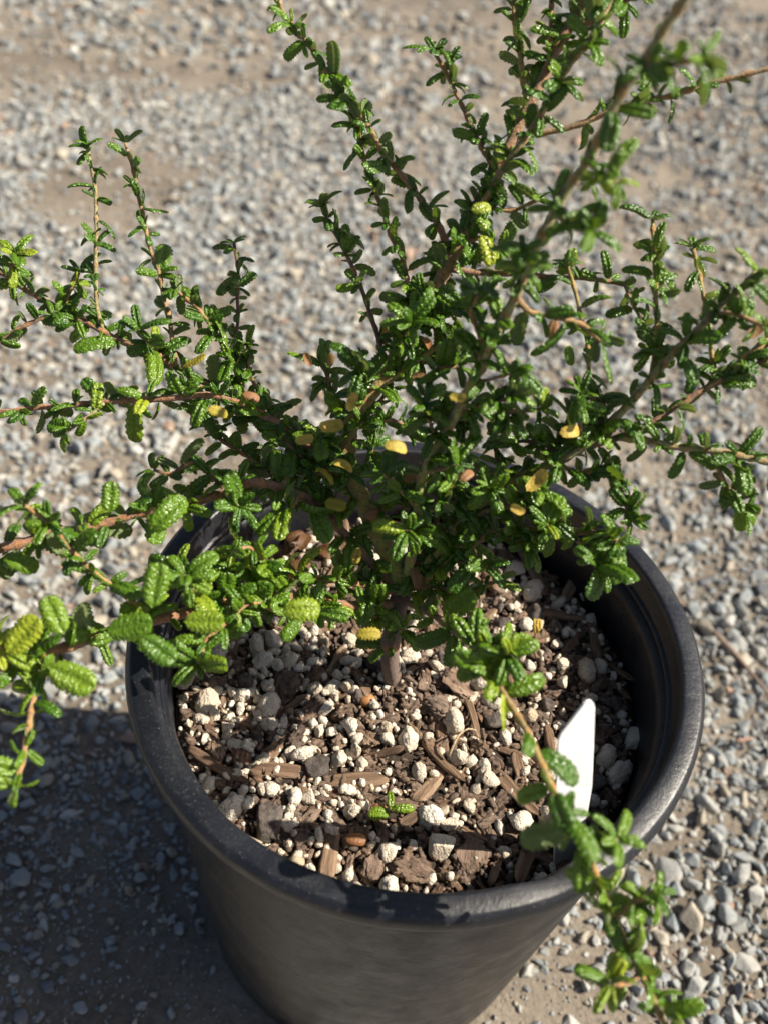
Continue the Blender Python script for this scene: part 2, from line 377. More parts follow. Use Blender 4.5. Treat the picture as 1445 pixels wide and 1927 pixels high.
def sliver_variant(rng):
    n = 14; w = rng.uniform(.13, .26); h = rng.uniform(.05, .12); V = []; off = rng.uniform(0, 50)
    bend = rng.uniform(-.12, .12); m = 10
    for i in range(n):
        t = i/(n-1); x = -1+2*t; tap = (1-abs(x)**6*.75)*(1-.35*t*rng.uniform(.7, 1))
        for j in range(m):
            a = 2*math.pi*j/m; ca, sa = math.cos(a), math.sin(a)
            sx = abs(ca)**.6*math.copysign(1, ca); sy = abs(sa)**.6*math.copysign(1, sa)
            rr = 1+.25*noise.noise(Vector((x*1.2, j*2.3, off)))+.12*noise.noise(Vector((x*6, j*3.3, off)))
            V.append((x+.06*noise.noise(Vector((j*1.7, off, i > n/2))), w*tap*sx*rr+bend*(x*x), h*tap*sy*rr+.03*x*x))
    F = []
    for i in range(n-1):
        for j in range(m): 
            a, b = i*m+j, i*m+(j+1) % m; F += [(a, b, b+m), (a, b+m, a+m)]
    for j in range(1, m-1): F += [(0, j+1, j), ((n-1)*m, (n-1)*m+j, (n-1)*m+j+1)]
    return np.array(V), np.array(F)
vr = np.random.default_rng(5)
P_V = [blob_variant(vr, (1, vr.uniform(.65, .9), vr.uniform(.6, .85)), .27, 2.4, 3, int(vr.integers(0, 5)), i % 2 == 0) for i in range(20)]
B_V = [blob_variant(vr, (1, vr.uniform(.4, .8), vr.uniform(.25, .5)), .62, 2.3, 4, 0, True) for _ in range(16)]
W_V = [sliver_variant(vr) for _ in range(10)]
D_V = [blob_variant(vr, (1, vr.uniform(.7, .95), vr.uniform(.6, .85)), .30, 2.6, 3, 0, True) for _ in range(8)]
P_LO = [blob_variant(vr, (1, vr.uniform(.65, .9), vr.uniform(.6, .85)), .26, 1.7, 2) for _ in range(8)]
B_LO = [blob_variant(vr, (1, vr.uniform(.5, .8), vr.uniform(.3, .7)), .5, 1.9, 2, 0, True) for _ in range(10)]
US = .006
def potting():
    rng = np.random.default_rng(21)
    R0 = .1085
    # bed
    nr, na = 60, 220; V = [(0, 0, mixh(0, 0))]; F3 = []; F4 = []
    for i in range(1, nr+1):
        r = R0*1.0*i/nr
        for j in range(na):
            a = 2*math.pi*j/na; x, y = r*math.cos(a), r*math.sin(a); V.append((x, y, mixh(x, y)))
    for j in range(na): F3.append((0, 1+j, 1+(j+1) % na))
    for i in range(nr-1):
        for j in range(na):
            a = 1+i*na+j; b = 1+i*na+(j+1) % na; F4.append((a, a+na, b+na, b))
    o = link('potting_mix', mesh_np('potting_mix', V, F4=np.array(F4), F3=np.array(F3)), MSO)
    tag(o, 'dark brown bark potting mix filling the black pot', kind='stuff')
    # pieces, big first
    placed = []
    def place(s, f=.78, tries=60, dens=None, rmax=.1045):
        for _ in range(tries):
            r = rmax*math.sqrt(rng.uniform()); a = rng.uniform(0, 6.283); x, y = r*math.cos(a), r*math.sin(a)
            if r+s*.8 > R0: continue
            if math.hypot(x+.008, y+.012) < .006+s*.6: continue
            if dens and rng.uniform() > dens(x, y): continue
            if all((x-q[0])**2+(y-q[1])**2 > ((s+q[2])*f)**2 for q in placed): placed.append((x, y, s)); return x, y
        return None
    def zone(x, y):
        if x > .045: return 'in the shade by the right wall of the pot'
        if y > .03: return 'under the branches at the back of the pot'
        if x < -.02: return 'on the left part of the potting mix'
        return 'on the front part of the potting mix'
    def obj(name, var, s, x, y, mat, lift, rot='flat', sc=(1, 1, 1)):
        o = link(name, var, mat); o.scale = tuple(s*k/US*rng.uniform(.8, 1.2) for k in sc); o.location = (x, y, mixh(x, y)+lift*s)
        o.rotation_euler = (rng.normal(0, .25), rng.normal(0, .25), rng.uniform(0, 6.28)) if rot == 'flat' else tuple(rng.uniform(0, 6.28, 3)); return o
    PM = [mesh_np('perlite_lump', v*US, F3=f, attrs={'tint': np.zeros(len(v))}) for v, f in P_V]
    BM = [mesh_np('bark_chip', v*US, F3=f, attrs={'tint': np.zeros(len(v))}) for v, f in B_V]
    WM = [mesh_np('wood_sliver', v*US, F3=f, attrs={'tint': np.zeros(len(v))}) for v, f in W_V]
    DM = [mesh_np('cinder_stone', v*US, F3=f, attrs={'tint': np.zeros(len(v))}) for v, f in D_V]
    pick = lambda L: L[int(rng.integers(len(L)))]
    def at(x, y): q = onplane(x, y, SZ); return q[0], q[1]
    # named slivers seen in the photo: pixel ends
    for (x0, y0, x1, y1, lab, wd) in ((352, 1420, 468, 1490, 'long weathered grey wood splinter lying by the left rim of the pot', 1.1), (972, 1015, 1022, 1130, 'long upright brown wood splinter at the back of the potting mix', .9),
                                  (790, 1395, 870, 1480, 'broad brown strip of fibrous wood right of the stem base', 1.3), (925, 1455, 1010, 1545, 'thick brown wood chunk left of the white plant tag', 1.2), (870, 1300, 900, 1400, 'thin upright reddish splinter right of the stem', .8)):
        a, b = at(x0, y0), at(x1, y1); x, y = (a[0]+b[0])/2, (a[1]+b[1])/2; L = math.hypot(b[0]-a[0], b[1]-a[1])/2
        o = link('wood_sliver', pick(WM), MW); o.scale = (L/US, L*wd/US, L*wd/US); o.location = (x, y, mixh(x, y)+.0035); o.rotation_euler = (.1, -.06, math.atan2(b[1]-a[1], b[0]-a[0]))
        tag(o, lab, 'wood splinter'); placed += [(a[0]*t+b[0]*(1-t), a[1]*t+b[1]*(1-t), L*.2) for t in (.1, .35, .6, .9)]
    for (x, y, s, w_) in ((495, 1252, .0068, 0), (765, 1405, .0068, 0), (440, 1525, .0068, 0), (808, 1545, .0072, 0), (828, 1600, .0075, 0), (1000, 1120, .0068, 0), (390, 1330, .006, 0), (505, 1340, .0058, 0), (625, 1305, .0052, 0), (970, 1075, .0062, 0), (1100, 1265, .0055, 0), (1195, 1385, .006, 0), (1165, 1455, .0065, 0), (1105, 1115, .0068, 0), (515, 1215, .0058, 0), (725, 1610, .0055, 0)):
        a = at(x, y); o = obj('perlite_lump', pick(PM), s, a[0], a[1], MP, .45); placed.append((a[0], a[1], s))
        tag(o, f'large white perlite lump {zone(*a)}', 'perlite lump', f'large white perlite lumps {zone(*a)}')
    for (x, y, s) in ((598, 1455, .0085), (505, 1550, .009), (855, 1300, .0115), (815, 1340, .010), (560, 1395, .007), (540, 1290, .009), (770, 1640, .0105), (700, 1640, .010)):
        a = at(x, y); L, Mt, nm = ((DM, MD, 'cinder_stone') if x in (598, 505) else (BM, MB, 'bark_chip')); o = obj(nm, pick(L), s, a[0], a[1], Mt, .3); placed.append((a[0], a[1], s))
        tag(o, ('large dark porous stone ' if Mt is MD else 'large flat brown bark chunk ')+zone(*a), 'stone' if Mt is MD else 'bark chip', ('large dark stones ' if Mt is MD else 'large bark chunks ')+zone(*a))
    pd = lambda x, y: (.95 if x < -.005 and y < .03 and y > -.07 else .45)
    for k in range(80):
        s = rng.uniform(.007, .016); q = place(s*.5)
        if q: o = obj('wood_sliver', pick(WM), s, *q, MW, .12); o.scale = (s/US, s*1.2/US, s*1.2/US); tag(o, f'small brown wood splinter {zone(*q)}', 'wood splinter', f'wood splinters {zone(*q)}')
    for k in range(24):
        s = rng.uniform(.004, .0065); q = place(s)
        if q: tag(obj('cinder_stone', pick(DM), s, *q, MD, .4, 'any'), f'small dark porous stone {zone(*q)}', 'stone', f'dark stones {zone(*q)}')
    for k in range(130):
        s = .0034+.0062*rng.beta(1.2, 2.6); q = place(s, .74)
        if q: tag(obj('bark_chip', pick(BM), s*1.15, *q, MB, .25), f'brown bark chip {zone(*q)}', 'bark chip', f'bark chips {zone(*q)}')
    for k in range(250):
        s = .0020+.0036*rng.beta(1.2, 2.4); q = place(s, .66, 80, pd)
        if q: tag(obj('perlite_lump', pick(PM), s*1.1, *q, MP, .75, 'any'), f'small white perlite lump {zone(*q)}', 'perlite lump', f'small perlite lumps {zone(*q)}')
    for k in range(165):
        s = .0028+.0045*rng.beta(1.2, 2.6); q = place(s, .66)
        if q: tag(obj('bark_chip', pick(BM), s*1.15, *q, MB, .25), f'brown bark chip {zone(*q)}', 'bark chip', f'bark chips {zone(*q)}')
    # fines
    def fines(n, smin, smax, vs, mat, name, lab, dens, lift):
        r = .1075*np.sqrt(rng.uniform(size=n)); a = rng.uniform(0, 6.283, n); x, y = r*np.cos(a), r*np.sin(a); s = smin+(smax-smin)*rng.beta(1.2, 3, n)
        k = np.array([rng.uniform() < dens(p, q) for p, q in zip(x, y)]) & (r+s < R0); x, y, s = x[k], y[k], s[k]; n = len(x)
        z = np.array([mixh(p, q) for p, q in zip(x, y)])+s*lift
        V, F, A = scatter(vs, rng.integers(0, len(vs), n), rotm(rng, n), np.repeat(s[:, None], 3, 1)*rng.uniform(.7, 1.3, (n, 3)), np.column_stack([x, y, z]), rng.uniform(size=n))
        tag(link(name, mesh_np(name, V, F3=F, attrs={'tint': A}), mat), lab, kind='stuff')
    fines(5200, .0012, .0042, B_LO, MB, 'bark_fines', 'brown crumbs of bark covering the potting mix', lambda x, y: 1, .5)
    fines(2600, .0009, .0032, P_LO, MP, 'perlite_crumbs', 'tiny white perlite crumbs among the bark', lambda x, y: .95 if x < 0 and y < .03 else .4, 1.2)
potting()

# ------------------------------------------------------------------ shrub
def leaf_variant(rng, asp, curl=.10, roll=.5, puff=.5):
    nu, nv = 33, 13; nvein = float(rng.uniform(5.5, 7.5)); V = []; vein = []; sl = rng.uniform(1.35, 1.9); ex = rng.uniform(2.8, 4.0)
    tw = rng.uniform(-.25, .25)
    jit = rng.uniform(0, 99)
    for i in range(nu):
        t = i/(nu-1); tt = (t-.5)*2
        w = asp*.5*max(0, 1-abs(tt)**ex)**(1/2.0)*(.84+.22*t)*min(1, t*7+.12)
        tooth = 1+(.11 if puff > .2 else .03)*math.cos(t*nvein*2*math.pi*1.15+1)
        for j in range(nv):
            s = -1+2*j/(nv-1); a = abs(s)
            q = abs(math.cos(math.pi*(t*nvein*1.1-a*sl+.35*noise.noise(Vector((t*5, s*1.2, jit))))))**.6        # 0 along the sunken side veins
            half = 1-(2*min(a, 1)*.93-1)**2                          # each half puffs up, midrib sunken
            z = w*(puff*half*(.40+.60*q)-roll*a**3.2)+.010*noise.noise(Vector((t*9, s*4.5, sl*40)))
            ww = w*s*(1-.10*roll*a**3)*(tooth if a > .9 else 1+.3*(tooth-1)*a)
            x = t+.012*(1-q)*a
            z += -curl*(t-.3)**2+tw*ww*(t-.4)
            V.append((x, ww, z)); vein.append(max(math.exp(-(s/.10)**2), (1-q)**3*.8))
    i = (np.arange(nu-1)[:, None]*nv+np.arange(nv-1)[None]).ravel()
    F = np.stack([i, i+nv, i+nv+1, i+1], -1)
    return np.array(V), F, np.array(vein)
vr = np.random.default_rng(9)
LV = [leaf_variant(vr, a, vr.uniform(-.15, .6), vr.uniform(.1, .45), p) for a, p in ((.36, .5), (.40, .46), (.44, .42), (.49, .38), (.54, .35), (.59, .32), (.64, .30), (.38, .5), (.46, .40), (.34, .55))]+[leaf_variant(vr, .54, .75, -.30, .12), leaf_variant(vr, .50, -.6, -.25, .12)]+[leaf_variant(vr, a, c, r, .10) for a, c, r in ((.55, .9, -.35), (.50, -.7, -.5), (.60, .6, .3))]
def merge_leaves(items):
    """items: (pos, dir, normal, length, tint, variant)"""
    VV = []; FF = []; TT = []; NN = []; b = 0
    for p, d, n, L, t, k in items:
        v, f, ve = LV[k]; d = d/np.linalg.norm(d); y = np.cross(n, d); y /= np.linalg.norm(y)+1e-9; z = np.cross(d, y)
        VV.append(p+(v[:, :1]*d+v[:, 1:2]*y+v[:, 2:]*z)*L); FF.append(f+b); b += len(v)
        TT.append(np.full(len(v), t)); NN.append(ve)
    return np.concatenate(VV), np.concatenate(FF), np.concatenate(TT), np.concatenate(NN)
def spline(P, step=.0022):
    P = np.asarray(P); Q = np.vstack([2*P[0]-P[1], P, 2*P[-1]-P[-2]]); out = []
    for i in range(1, len(Q)-2):
        n = max(2, int(np.linalg.norm(Q[i+1]-Q[i])/step))
        for k in range(n):
            t = k/n; out.append(.5*(2*Q[i]+(Q[i+1]-Q[i-1])*t+(2*Q[i-1]-5*Q[i]+4*Q[i+1]-Q[i+2])*t*t+(3*Q[i]-Q[i-1]-3*Q[i+1]+Q[i+2])*t**3))
    out.append(Q[-2]); return np.array(out)
def tube(path, rad, cols, m=10, hairs=None):
    T = np.gradient(path, axis=0); T /= np.linalg.norm(T, axis=1, keepdims=True)
    u = np.cross(T[0], (0.1, .3, 1)); u /= np.linalg.norm(u); V = []; C = []
    for i, p in enumerate(path):
        u = u-T[i]*(u@T[i]); u /= np.linalg.norm(u); w = np.cross(T[i], u)
        for j in range(m):
            a = 2*math.pi*j/m; V.append(p+rad[i]*(math.cos(a)*u+math.sin(a)*w)); C.append(cols[i])
    n = len(path); F = [(i*m+j, i*m+(j+1) % m, (i+1)*m+(j+1) % m, (i+1)*m+j) for i in range(n-1) for j in range(m)]
    V += [path[0], path[-1]]; C += [cols[0], cols[-1]]; F3 = [(n*m, (j+1) % m, j) for j in range(m)]+[(n*m+1, (n-1)*m+j, (n-1)*m+(j+1) % m) for j in range(m)]
    return np.array(V), np.array(F), np.array(F3), np.array(C)
BR = {'brown': (.25, .14, .07), 'red': (.31, .155, .085), 'olive': (.31, .29, .12), 'tan': (.34, .215, .085), 'dark': (.11, .062, .038), 'spot': (.34, .36, .06), 'base': (.17, .105, .065), 'yel': (.36, .26, .065)}
PATHS = {}
shrub = empty('potted_shrub', (onplane(738, 1300, SZ)[0], onplane(738, 1300, SZ)[1], SZ))
tag(shrub, 'spreading green shrub with small glossy crinkled leaves growing in the black pot', 'shrub')
SH0 = np.array(shrub.location)
def add_branch(name, parent, pts, dend, r0, r1, col, lsc=1.0, dens=1.0, tint=.3, start=.06, part='branch', col1=None, bare=(), depths=None, seed=None, label=None, tip=True):
    """pts: picture points; the first is snapped to the parent's nearest point; r in mm; lsc leaf size"""
    rng = np.random.default_rng(abs(hash_(name)))
    pts = np.array(pts, float)
    if parent:
        pp = PATHS[parent]; uv = np.array([topix(q)[0] for q in pp]); k = ((uv-pts[0])**2).sum(1).argmin(); s0 = pp[k]; d0 = topix(s0)[1]
        pts[0] = uv[k]
    else: s0 = None
    if depths is None:
        L = np.concatenate([[0], np.cumsum(np.linalg.norm(np.diff(pts, axis=0), axis=1))]); L /= L[-1]
        depths = d0+(dend-d0)*(L**.8)
    P = np.array([px(x, y, d) for (x, y), d in zip(pts, depths)])
    if s0 is not None: P[0] = s0
    path = spline(P); n = len(path)
    seg = np.concatenate([[0], np.cumsum(np.linalg.norm(np.diff(path, axis=0), axis=1))]); tot = seg[-1]; t = seg/tot
    path = path+np.array([[noise.noise(Vector((s*60, 3*k, abs(hash_(name)) % 97))) for k in range(3)] for s in seg])*.0011*np.minimum(1, t*6)[:, None]
    PATHS[name] = path
    rad = (r0+(r1-r0)*t**.55)*1e-3; c0 = np.array(BR[col]); c1 = np.array(BR[col1 or col]); c0 = c0*1.3; c1 = c1*1.3; cols = c0+(c1-c0)*np.minimum(1, t*1.9)[:, None]
    # nodes
    sp = .0050/dens; nodes = []; s = max(start*tot, .004)
    while s < tot-.001: nodes.append(s); s += sp*rng.uniform(.7, 1.35)
    T = np.gradient(path, axis=0); T /= np.linalg.norm(T, axis=1, keepdims=True)
    for s in nodes:
        g = np.exp(-((seg-s)/.0011)**2); rad = rad+g*.00042; cols = cols*(1-.75*g[:, None])+np.array((.50, .22, .05))*.75*g[:, None]
    rad = rad*(1+.16*np.array([noise.noise(Vector((s*260, hash_(name) % 50, 1))) for s in seg]))
    V, F, F3, C = tube(path, rad, cols, 12 if r0 > 2 else 8)
    b = link(part, mesh_np(part, V-SH0, F4=F, F3=F3, attrs={'col': C}), MST, shrub)
    if label: b['label'] = label
    items = []; phi = rng.uniform(0, 6.28)
    allnodes = [(s, 0) for s in nodes]+([(tot, 1)] if tip else [])
    for s, istip in allnodes:
        if any(a < s/tot < c for a, c in bare): continue
        i = min(n-1, int(np.searchsorted(seg, s))); tt = T[i]; p = path[i]
        phi += 2.4+rng.normal(0, .3)
        ref = np.cross(tt, (0, 0, 1.0)); 
        if np.linalg.norm(ref) < .15: ref = np.cross(tt, (1.0, 0, 0))
        ref /= np.linalg.norm(ref); up = np.cross(ref, tt); up = up if up[2] > 0 else -up
        cnt = int(rng.choice([4, 5, 6])) if istip else int(rng.choice([1, 2, 3, 4, 5], p=[.07, .20, .28, .26, .19]))
        shade = rng.normal(0, .10); node_big = rng.uniform(.8, 1.2)
        # each node is a small whorl whose leaves spread round its own outward axis
        ax = math.cos(phi)*ref+math.sin(phi)*up*.85
        ax = (tt*1.0+up*.25+np.array((0, 0, .35))) if istip else ax+tt*.25+np.array((.08, -.05, .42))
        ax = ax+rng.normal(0, .12, 3); ax /= np.linalg.norm(ax)
        e1 = np.cross(ax, (.3, .2, 1.0)); e1 /= np.linalg.norm(e1); e2 = np.cross(ax, e1); a0 = rng.uniform(0, 6.28)
        for q in range(cnt):
            a = a0+q*6.283/max(cnt, 3)+rng.normal(0, .28); th = rng.uniform(.75, 1.4) if cnt > 1 else rng.uniform(.1, .7)
            d = ax*math.cos(th)+(math.cos(a)*e1+math.sin(a)*e2)*math.sin(th)
            if not istip: d = d+ax*.12
            d /= np.linalg.norm(d)
            nn = ax*.9+np.array((.2, -.1, .7))*.6+rng.normal(0, .25, 3)
            nn = nn-d*(nn@d)
            if np.linalg.norm(nn) < .1: nn = up
            nn /= np.linalg.norm(nn)
            L = .0115*lsc*node_big*(rng.uniform(.75, 1.25) if q == 0 else rng.uniform(.45, .95))
            big = rng.uniform() < .04 and lsc > .82; 
            if big: L *= 1.3
            k = int(rng.choice([2, 3, 4, 5, 8])) if (big or L > .0128) else int(rng.choice([0, 1, 2, 3, 7, 8, 9]))
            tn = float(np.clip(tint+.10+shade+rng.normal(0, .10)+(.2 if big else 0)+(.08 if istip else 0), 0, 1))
            items.append((p+d*rad[i]*.6, d, nn, L, tn, k))
    if items:
        V, F, TI, VE = merge_leaves(items)
        link('foliage', mesh_np('foliage', V-SH0, F4=F, attrs={'tint': TI, 'vein': VE}), ML, b)
    return b
def hash_(s):
    h = 5381
    for ch in s: h = (h*33+ord(ch)) & 0x7fffffff
    return h
B = add_branch
q0 = onplane(738, 1312, SZ)
d0 = topix(q0)[1]
B('trunk', None, [(740, 1335), (738, 1300), (735, 1220), (742, 1165), (762, 1110)], 0, 4.3, 4.2, 'base', dens=.35, start=.62, part='trunk', col1='dark', depths=[d0+.012, d0, d0-.020, d0-.030, d0-.038], tip=False, label='brown woody base of the stem')
B('main', 'trunk', [(762, 1110), (738, 1055), (703, 990), (676, 925), (655, 865), (664, 790), (700, 735), (738, 680), (778, 610), (818, 540), (855, 475), (900, 385), (945, 300), (985, 215), (1035, 120), (1078, 35), (1115, -60)], .345, 4.5, 1.7, 'spot', 1.0, .85, .30, .06, 'branch', 'brown', bare=((0, .15),), label='thickest upright stem, green and spotted low down and brown above')
B('near', 'trunk', [(765, 1108), (780, 1010), (795, 900), (845, 800), (898, 700), (948, 600), (1008, 465), (1058, 372), (1105, 300), (1162, 190), (1218, 105), (1275, 15), (1320, -60)], .238, 2.3, 1.45, 'spot', 1.0, .58, .28, .08, tip=False, col1='olive', bare=((.52, .58), (.64, .69), (.74, .80), (.93, 1.1)))
B('m2', 'main', [(880, 430), (915, 370), (958, 300), (1010, 225), (1065, 130), (1110, 78), (1140, 10), (1160, -40)], .315, 1.6, 1.0, 'olive', .95, 1.1, .35)
B('u1', 'main', [(993, 195), (985, 165), (978, 100), (968, 50), (968, -20)], .35, 1.1, .8, 'yel', .85, 1.2, .3)
B('u2', 'main', [(1040, 110), (1034, 75), (1036, 40), (1038, -20)], .35, .9, .7, 'tan', .75, 1.1, .35)
B('u3', 'main', [(1070, 48), (1110, 40), (1150, 16), (1195, -10)], .34, 1.0, .8, 'brown', 1, 1.1, .25)
B('r1', 'main', [(985, 262), (1045, 245), (1100, 228), (1160, 205), (1210, 190), (1260, 180), (1310, 165), (1380, 145), (1460, 122)], .33, 1.3, .8, 'tan', .9, .8, .3, bare=((.03, .2), (.72, .78), (.86, 1.0)), tip=False)
B('r1b', 'near', [(1195, 145), (1235, 122), (1280, 118), (1320, 112)], .235, .9, .6, 'olive', .8, 1.5, .4)
B('r1c', 'near', [(1105, 300), (1130, 325), (1160, 340)], .262, .9, .6, 'yel', .85, 1.3, .35)
B('r1d', 'near', [(1040, 405), (1080, 425), (1115, 430)], .27, .9, .6, 'olive', .85, 1.3, .4)
B('r1e', 'near', [(975, 540), (990, 500), (985, 470)], .28, .8, .6, 'olive', .85, 1.4, .35)
B('a', 'main', [(850, 480), (823, 420), (798, 385), (773, 350), (745, 315), (723, 292), (700, 250), (670, 205), (640, 175), (612, 135), (590, 95), (565, 65), (535, 25), (522, -15)], .36, 1.5, .7, 'brown', .88, .85, .25, col1='tan')
B('b', 'main', [(785, 600), (768, 540), (753, 480), (738, 450), (722, 400), (700, 345), (688, 310), (676, 260), (668, 225)], .365, 1.1, .7, 'tan', .9, 1.0, .3)
B('c', 'main', [(730, 690), (705, 615), (685, 555), (665, 510), (640, 450), (620, 420), (605, 388)], .375, 1.1, .7, 'dark', .85, .85, .2)
B('d', 'main', [(940, 325), (923, 305), (898, 260), (878, 220), (858, 175), (833, 125), (815, 92)], .36, 1.1, .7, 'brown', .8, .9, .25)
B('h', 'main', [(690, 965), (640, 905), (570, 850), (500, 795), (430, 745), (350, 700), (280, 662), (210, 632), (150, 600), (90, 568), (30, 532), (-25, 500)], .42, 2.2, 1.1, 'brown', .95, 1.0, .22, .1)
B('h2', 'h', [(165, 605), (110, 592), (50, 612), (-15, 642)], .395, .9, .8, 'dark', .95, .8, .25, tip=False)
B('h3', 'h', [(470, 765), (440, 690), (405, 625), (372, 580), (330, 545)], .40, 1.0, .7, 'tan', .95, 1.3, .28)
B('h4', 'h', [(120, 588), (130, 550), (150, 512)], .41, .8, .6, 'tan', .8, 1.0, .3)
B('h5', 'h', [(30, 532), (22, 505), (30, 480)], .40, .7, .6, 'tan', 1.0, 1.2, .4)
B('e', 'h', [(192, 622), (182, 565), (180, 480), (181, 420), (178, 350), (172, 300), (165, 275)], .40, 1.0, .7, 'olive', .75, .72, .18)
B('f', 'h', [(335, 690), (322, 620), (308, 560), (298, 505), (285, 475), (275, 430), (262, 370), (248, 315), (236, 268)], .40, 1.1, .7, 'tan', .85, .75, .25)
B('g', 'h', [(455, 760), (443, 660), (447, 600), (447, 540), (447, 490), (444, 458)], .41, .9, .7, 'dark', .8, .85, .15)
B('i', 'main', [(672, 915), (610, 865), (540, 805), (480, 772), (432, 753), (390, 742), (332, 748), (266, 753), (199, 756), (133, 763), (60, 768), (-15, 776)], .385, 1.9, 1.1, 'red', .95, .8, .3, .08)
B('i2', 'i', [(199, 760), (170, 780), (143, 800), (125, 815)], .375, .7, .5, 'olive', .95, .8, .3)
B('j', 'trunk', [(755, 1115), (680, 1040), (600, 955), (520, 915), (460, 910), (415, 929), (365, 946), (300, 960), (233, 972), (159, 995), (83, 1009), (-15, 1036)], .345, 2.0, 1.8, 'brown', 1.1, .8, .35, .1, col1='red', tip=False)
B('j3', 'j', [(430, 920), (400, 895), (360, 870), (320, 890), (290, 885)], .365, .9, .6, 'brown', .9, 1.2, .2)
B('k', 'trunk', [(755, 1140), (690, 1140), (620, 1135), (540, 1125), (460, 1130), (380, 1145), (299, 1165), (266, 1176), (186, 1196), (133, 1216), (83, 1233), (27, 1246), (-20, 1255)], .325, 2.2, 2.0, 'brown', 1.15, .95, .45, .06, col1='red', tip=False)
B('j2', 'k', [(299, 1163), (266, 1146), (216, 1105), (166, 1069), (130, 1030), (100, 990), (60, 960), (45, 950)], .325, 1.4, .8, 'tan', 1.15, .8, .35)
B('k2', 'k', [(95, 1232), (73, 1286), (60, 1332), (50, 1392), (40, 1439), (28, 1478)], .30, 1.1, .8, 'tan', .85, 1.15, .42)
B('k3', 'k', [(27, 1246), (10, 1235), (-10, 1215)], .315, .9, .7, 'tan', 1.2, 1, .8)
B('p', 'trunk', [(760, 1118), (690, 1100), (610, 1090), (540, 1082), (480, 1070), (420, 1070), (365, 1080), (335, 1075)], .355, 1.5, .8, 'tan', .98, 1.35, .42)
B('p2', 'k', [(640, 1137), (590, 1150), (530, 1150), (470, 1140), (420, 1175), (390, 1205), (370, 1245)], .335, 1.1, .7, 'tan', 1.0, 1.3, .42)
B('p3', 'p', [(520, 1080), (490, 1050), (470, 1030), (440, 1040)], .35, .8, .6, 'tan', .95, 1.3, .45)
B('p4', 'k', [(380, 1145), (360, 1110), (350, 1085)], .33, .9, .7, 'tan', 1.05, 1.3, .5)
B('l', 'trunk', [(755, 1130), (800, 1150), (860, 1190), (905, 1235), (940, 1290), (985, 1370), (1020, 1440), (1055, 1520), (1095, 1590), (1130, 1670), (1160, 1740), (1192, 1805), (1225, 1870), (1262, 1950)], .27, 1.6, .95, 'brown', 1.12, .78, .38, .07, bare=((.42, .47), (.53, .56)), col1='yel', depths=[.392, .375, .350, .330, .314, .296, .284, .280, .284, .285, .285, .285, .285, .285])
B('l2', 'l', [(1095, 1590), (1130, 1592), (1162, 1580)], .28, .9, .6, 'olive', .95, 1.5, .3)
B('l3', 'l', [(900, 1225), (930, 1215), (955, 1235)], .315, .8, .6, 'tan', 1.1, 1.3, .5)
B('l4', 'l', [(1160, 1730), (1195, 1700), (1235, 1680)], .28, .8, .6, 'tan', .9, 1.2, .35)
B('l5', 'l', [(1205, 1830), (1180, 1850), (1150, 1850)], .28, .8, .6, 'tan', 1.0, 1.2, .35)
B('mm', 'trunk', [(770, 1118), (820, 1105), (860, 1115), (900, 1108), (935, 1095)], .365, 1.1, .7, 'tan', .95, 1.25, .38)
B('mn', 'trunk', [(745, 1160), (715, 1165), (690, 1150)], .38, .8, .6, 'tan', .9, 1.4, .4)
B('mo', 'trunk', [(742, 1175), (755, 1190), (760, 1185)], .385, .8, .6, 'tan', .8, 1.5, .3)
B('q', 'trunk', [(775, 1112), (830, 1070), (880, 1030), (940, 1000), (1000, 995), (1060, 1000), (1110, 1003), (1140, 1008), (1160, 1020)], .338, 1.9, .9, 'spot', 1.15, 1.15, .32, .12, col1='tan')
B('q2', 'q', [(1080, 1002), (1110, 1045), (1130, 1070)], .335, .8, .6, 'tan', 1.25, 1.0, .25)
B('r2', 'trunk', [(770, 1110), (840, 1020), (900, 950), (965, 905), (1040, 870), (1107, 832), (1172, 772), (1232, 704), (1281, 651), (1340, 590), (1395, 540), (1425, 510)], .315, 2.8, 1.2, 'spot', .95, .85, .25, .1, col1='olive')
B('r3', 'r2', [(1100, 838), (1150, 825), (1202, 808), (1251, 778), (1315, 738), (1372, 710), (1460, 668)], .34, 1.7, 1.0, 'dark', .85, .95, .18, tip=False)
B('r3b', 'r3', [(1330, 732), (1385, 688), (1420, 655), (1460, 625)], .34, 1.3, 1.1, 'tan', .9, .8, .3, tip=False)
B('r4', 'r3', [(1165, 822), (1220, 832), (1290, 840), (1350, 850), (1400, 860), (1465, 874)], .335, 1.5, 1.1, 'olive', .95, .85, .25, tip=False)
B('r4b', 'r4', [(1335, 848), (1355, 895), (1380, 930), (1405, 958)], .34, .9, .6, 'tan', .95, 1.0, .28)
B('v1', 'r2', [(1225, 715), (1236, 645), (1233, 550), (1230, 475), (1227, 412)], .345, 1.0, .7, 'yel', .85, .95, .22)
B('v2', 'r3', [(1352, 722), (1346, 690), (1335, 630), (1323, 550), (1315, 510), (1303, 465)], .345, 1.0, .7, 'yel', .82, .75, .22)
B('v3', 'r2', [(1115, 825), (1113, 725), (1103, 640), (1093, 600), (1083, 555), (1068, 500)], .35, 1.0, .7, 'yel', .78, .6, .22)
B('r6', 'main', [(838, 510), (890, 512), (960, 515), (1040, 520), (1110, 525), (1178, 535)], .36, 1.4, .8, 'brown', .85, .8, .25)
B('r6b', 'r6', [(1178, 535), (1195, 580), (1215, 620), (1225, 660)], .35, .7, .5, 'olive', .9, 1.0, .22)
B('r7', 'near', [(972, 560), (1000, 588), (1045, 597), (1093, 610), (1130, 642)], .315, 1.1, .7, 'tan', .95, .95, .25)
B('r8', 'r2', [(1330, 600), (1360, 590), (1400, 600), (1440, 610)], .31, .8, .6, 'tan', 1.0, 1.1, .25)
